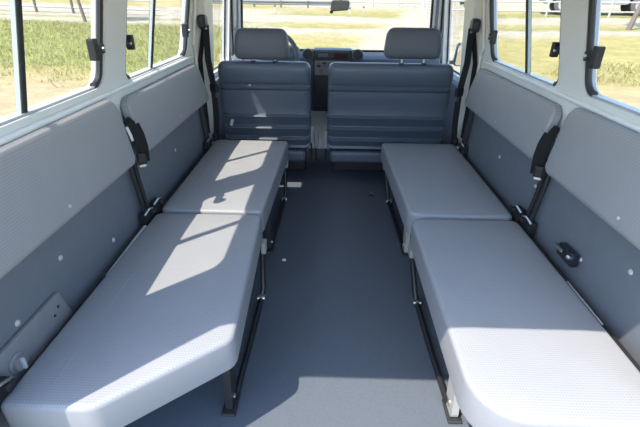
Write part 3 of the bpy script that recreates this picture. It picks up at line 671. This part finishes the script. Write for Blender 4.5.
def rail_fence(name, p0, p1, posts, rails, rr, pm, rm, label, cat, hpost, group=None):
    a, b = Vector((*p0, gz(*p0))), Vector((*p1, gz(*p1)))
    r = empty(name, tuple(a), label=label, cat=cat)
    for h in rails:
        pts = [a.lerp(b, k / 8) for k in range(9)]
        obj('rail', tube(nb(), [(p.x, p.y, gz(p.x, p.y) + h) for p in pts], rr, 8), rm, r)
    for k in posts:
        p = a.lerp(b, k); z = gz(p.x, p.y)
        obj('post', tube(nb(), [(p.x, p.y, z - 0.1), (p.x, p.y, z + hpost)], rr * 1.5, 8), pm, r)
rail_fence('rail_fence', (-22.5, 24.2), (-9.2, 24.6), (0.02, 0.25, 0.515, 0.66, 0.86, 0.98), (0.28, 0.72, 1.15), 0.045, 'post', 'fence', 'pale rail fence with dark posts beyond the left weedy field', 'fence', 1.25)
rail_fence('rail_fence', (5.5, 29.0), (22.5, 24.2), (0.02, 0.2, 0.4, 0.58, 0.76, 0.94), (0.27, 0.75), 0.04, 'fence', 'fence', 'white pipe rail fence in front of the parked truck on the right', 'fence', 0.85)
rail_fence('rail_fence', (1.2, 35.5), (8.5, 34.0), (0.02, 0.25, 0.5, 0.75, 0.98), (0.3, 0.75), 0.05, 'fence', 'fence', 'white rail fence beyond the windscreen right of the mirror', 'fence', 0.9)
# W-beam guard rail ahead
r = empty('guard_rail', (-4.5, 33.2, gz(-4.5, 33.2)), label='grey steel road guard rail beyond the windscreen left of the mirror', cat='guard rail')
bm = nb(); rows = []
for k in range(11):
    x = -9.5 + k * 1.0; y = 33.0 + k * 0.03; z = gz(x, y)
    rows.append([bm.verts.new((x, y + dy, z + h)) for dy, h in ((0, .16), (-.07, .20), (-.07, .25), (0, .30), (-.07, .35), (-.07, .41), (0, .46), (.03, .46), (.03, .16))])
for a, b in zip(rows, rows[1:]):
    for i in range(9): bm.faces.new((a[i - 1], a[i], b[i], b[i - 1]))
bm.faces.new(rows[0]); bm.faces.new(rows[-1])
obj('beam', bm, 'galv', r, smooth=False)
for k in range(6):
    x = -9.3 + k * 1.9; obj('post', bx(nb(), x - .06, x + .06, 33.08, 33.24, gz(x, 33.1) - .1, gz(x, 33.1) + .45), 'post', r, smooth=False)
for x, y, h, lab in ((-3.47, 28.3, 0.42, 'short pale marker post in the dry grass, left of the mirror'), (1.1, 28.6, 0.34, 'short marker post in the grass straight ahead below the mirror'), (2.0, 29.6, 0.34, 'short marker post in the grass, right of the mirror')):
    z = gz(x, y); r = empty('marker_post', (x, y, z), label=lab, cat='post', group='roadside marker posts')
    obj('stake', bx(nb(), x - .05, x + .05, y - .04, y + .04, z - .05, z + h), 'fence', r, smooth=False, bevel=.01)
    obj('cap', bx(nb(), x - .06, x + .06, y - .05, y + .05, z + h - .08, z + h + .02), 'post', r, smooth=False, bevel=.01)

# low pale building ahead
def shed(name, x0, x1, y0, y1, h, label, nw):
    z = min(gz(x, y) for x in (x0, x1) for y in (y0, y1)); zt = max(gz(x, y) for x in (x0, x1) for y in (y0, y1))
    r = empty(name, ((x0 + x1) / 2, (y0 + y1) / 2, z), label=label, cat='building')
    w = obj('wall', bx(nb(), x0, x1, y0, y1, z - .1, zt + h), 'wall', r, smooth=False)
    ym = (y0 + y1) / 2
    bm = nb(); plate(bm, [(y0 - .4, zt + h - .05), (y1 + .4, zt + h - .05), (ym, zt + h + 1.2)], [], lambda u, v, d: Vector((x0 - .4 + d, u, v)), x1 - x0 + .8)
    obj('roof', bm, 'shedroof', r, smooth=False)
    for k in range(nw):
        xc = x0 + (x1 - x0) * (k + .5) / nw
        obj('window', bx(nb(), xc - .5, xc + .5, y0 - .04, y0 + .02, zt + 1.1, zt + 2.0), 'truckdark', w, smooth=False)
shed('building', -1.5, 10.5, 46, 54, 2.6, 'long pale building far beyond the windscreen', 5)
shed('building', -36, -20, 40, 48, 2.6, 'pale low building far behind the left fence', 4)

# parked truck on the right
def truck():
    c0 = Vector((15.75, 28.3)); th = -0.30
    zz = gz(*c0); r = empty('pickup_truck', (c0.x, c0.y, zz), label='grey pickup truck parked beyond the right windows', cat='truck')
    Rm = Matrix.Translation((c0.x, c0.y, zz)) @ Matrix.Rotation(th, 4, 'Z') @ Matrix.Scale(1.10, 4)
    def fin(name, bm, m, par, **kw):
        bmesh.ops.transform(bm, matrix=Rm, verts=bm.verts); return obj(name, bm, m, par, **kw)
    for xx in (-1.78, 1.78):
        for yy in (-0.88, 0.88):
            t = fin('wheel', lathe(nb(), [(0.26, -.12), (0.42, -.13), (0.47, -.10), (0.48, 0), (0.47, .10), (0.42, .13), (0.26, .12)], (xx, yy, 0.48), (0, 1, 0), 26), 'tyre', r)
            fin('hub', lathe(nb(), [(0.0, -.17), (0.09, -.17), (0.11, -.135), (0.25, -.128), (0.29, -.145), (0.30, -.11), (0.27, .11), (0.0, .11)], (xx, yy, 0.48), (0, 1 if yy < 0 else -1, 0), 20), 'fence', t)
    b = nb(); bx(b, -2.7, 2.85, -.42, .42, .50, .68); fin('chassis', b, 'truckdark', r, smooth=False, bevel=.03)
    def side(pts, w): 
        bm = nb(); return plate(bm, [tuple(p) for p in pts], [], lambda u, v, d: Vector((u, d - w, v)), 2 * w)
    def arch(xc): return [Vector((xc + .60 * math.cos(PI - PI * k / 10), .52 + .60 * math.sin(PI - PI * k / 10))) for k in range(11)]
    body = [Vector((-2.75, .58))] + arch(-1.78) + [Vector((-1.0, .50)), Vector((1.0, .50))] + arch(1.78) + [Vector((2.9, .58)), Vector((2.9, 1.22)), Vector((1.2, 1.32)), Vector((-2.7, 1.25))]
    bo = fin('body', side(body, .90), 'truck', r, smooth=False, bevel=.03)
    cab = rounded([(-0.55, 1.25), (1.35, 1.25), (0.75, 1.95), (-0.45, 1.95)], .1, 4)
    cb = fin('cab', side(cab, .80), 'truck', r, smooth=False, bevel=.03)
    fin('cab_window', side(rounded([(-0.42, 1.33), (1.05, 1.33), (0.66, 1.85), (-0.38, 1.85)], .06, 3), .815), 'display', cb, smooth=False)
    fin('bumper', bx(nb(), 2.86, 3.0, -.88, .88, .52, .76), 'galv', r, smooth=False, bevel=.04)
    fin('bumper', bx(nb(), -2.86, -2.72, -.88, .88, .54, .72), 'galv', r, smooth=False, bevel=.04)
truck()

def leaves(bm, c, rad, n, size):
    for _ in range(n):
        while True:
            p = Vector((random.uniform(-1, 1), random.uniform(-1, 1), random.uniform(-1, 1)))
            if 0.25 < p.length < 1: break
        p = Vector(c) + Vector((p.x * rad[0], p.y * rad[1], p.z * rad[2]))
        u = Vector((random.gauss(0, 1), random.gauss(0, 1), random.gauss(0, 1))).normalized(); w = u.cross(Vector((random.gauss(0, 1), random.gauss(0, 1), random.gauss(0, 1)))).normalized()
        s = size * random.uniform(.6, 1.3)
        bm.faces.new([bm.verts.new(q) for q in (p - u * s, p + w * s * .45, p + u * s, p - w * s * .45)])
    return bm
def tree(x, y, lean, h, rad, tr, label):
    z = gz(x, y); r = empty('tree', (x, y, z), label=label, cat='tree')
    top = Vector((x + lean[0], y + lean[1], z + h))
    base = Vector((x, y, z - .1))
    tk = obj('trunk', tube(nb(), [base, base.lerp(top, .35) + Vector((.03, 0, 0)), base.lerp(top, .7), top], [tr, tr * .8, tr * .65, tr * .4], 10), 'bark', r)
    for a in range(5):
        st_ = base.lerp(top, .72 + .05 * a); d = Vector((math.cos(a * 2.4), math.sin(a * 2.4), .7)) * rad * .8
        obj('branch', tube(nb(), [st_, st_ + d * .5 + Vector((0, 0, .05)), st_ + d], [.045, .03, .012], 6), 'bark', tk)
    obj('foliage', leaves(nb(), tuple(top + Vector((0, 0, rad * .5))), (rad, rad, rad * .8), 700, .16), 'leaf', r, smooth=False)
tree(12.75, 20.1, (0.75, 0.2), 3.4, 1.3, 0.11, 'slim leaning tree outside the nearest right window')
tree(-11.1, 20.6, (-0.75, 0.3), 3.6, 1.2, 0.075, 'slim leaning tree outside the nearest left window')
r = empty('shrub', (9.6, 31.5, gz(9.6, 31.5)), label='green bush left of the parked truck outside the far right window', cat='bush')
z = gz(9.6, 31.5)
bm = nb()
for k in range(5): tube(bm, [(9.6, 31.5, z - .05), (9.6 + .5 * math.cos(k * 1.3), 31.5 + .4 * math.sin(k * 1.3), z + 1.0)], [.04, .015], 6)
obj('stem', bm, 'bark', r)
obj('foliage', leaves(nb(), (9.6, 31.5, z + 1.0), (1.3, 0.9, 0.95), 1500, .13), 'leaf', r, smooth=False)
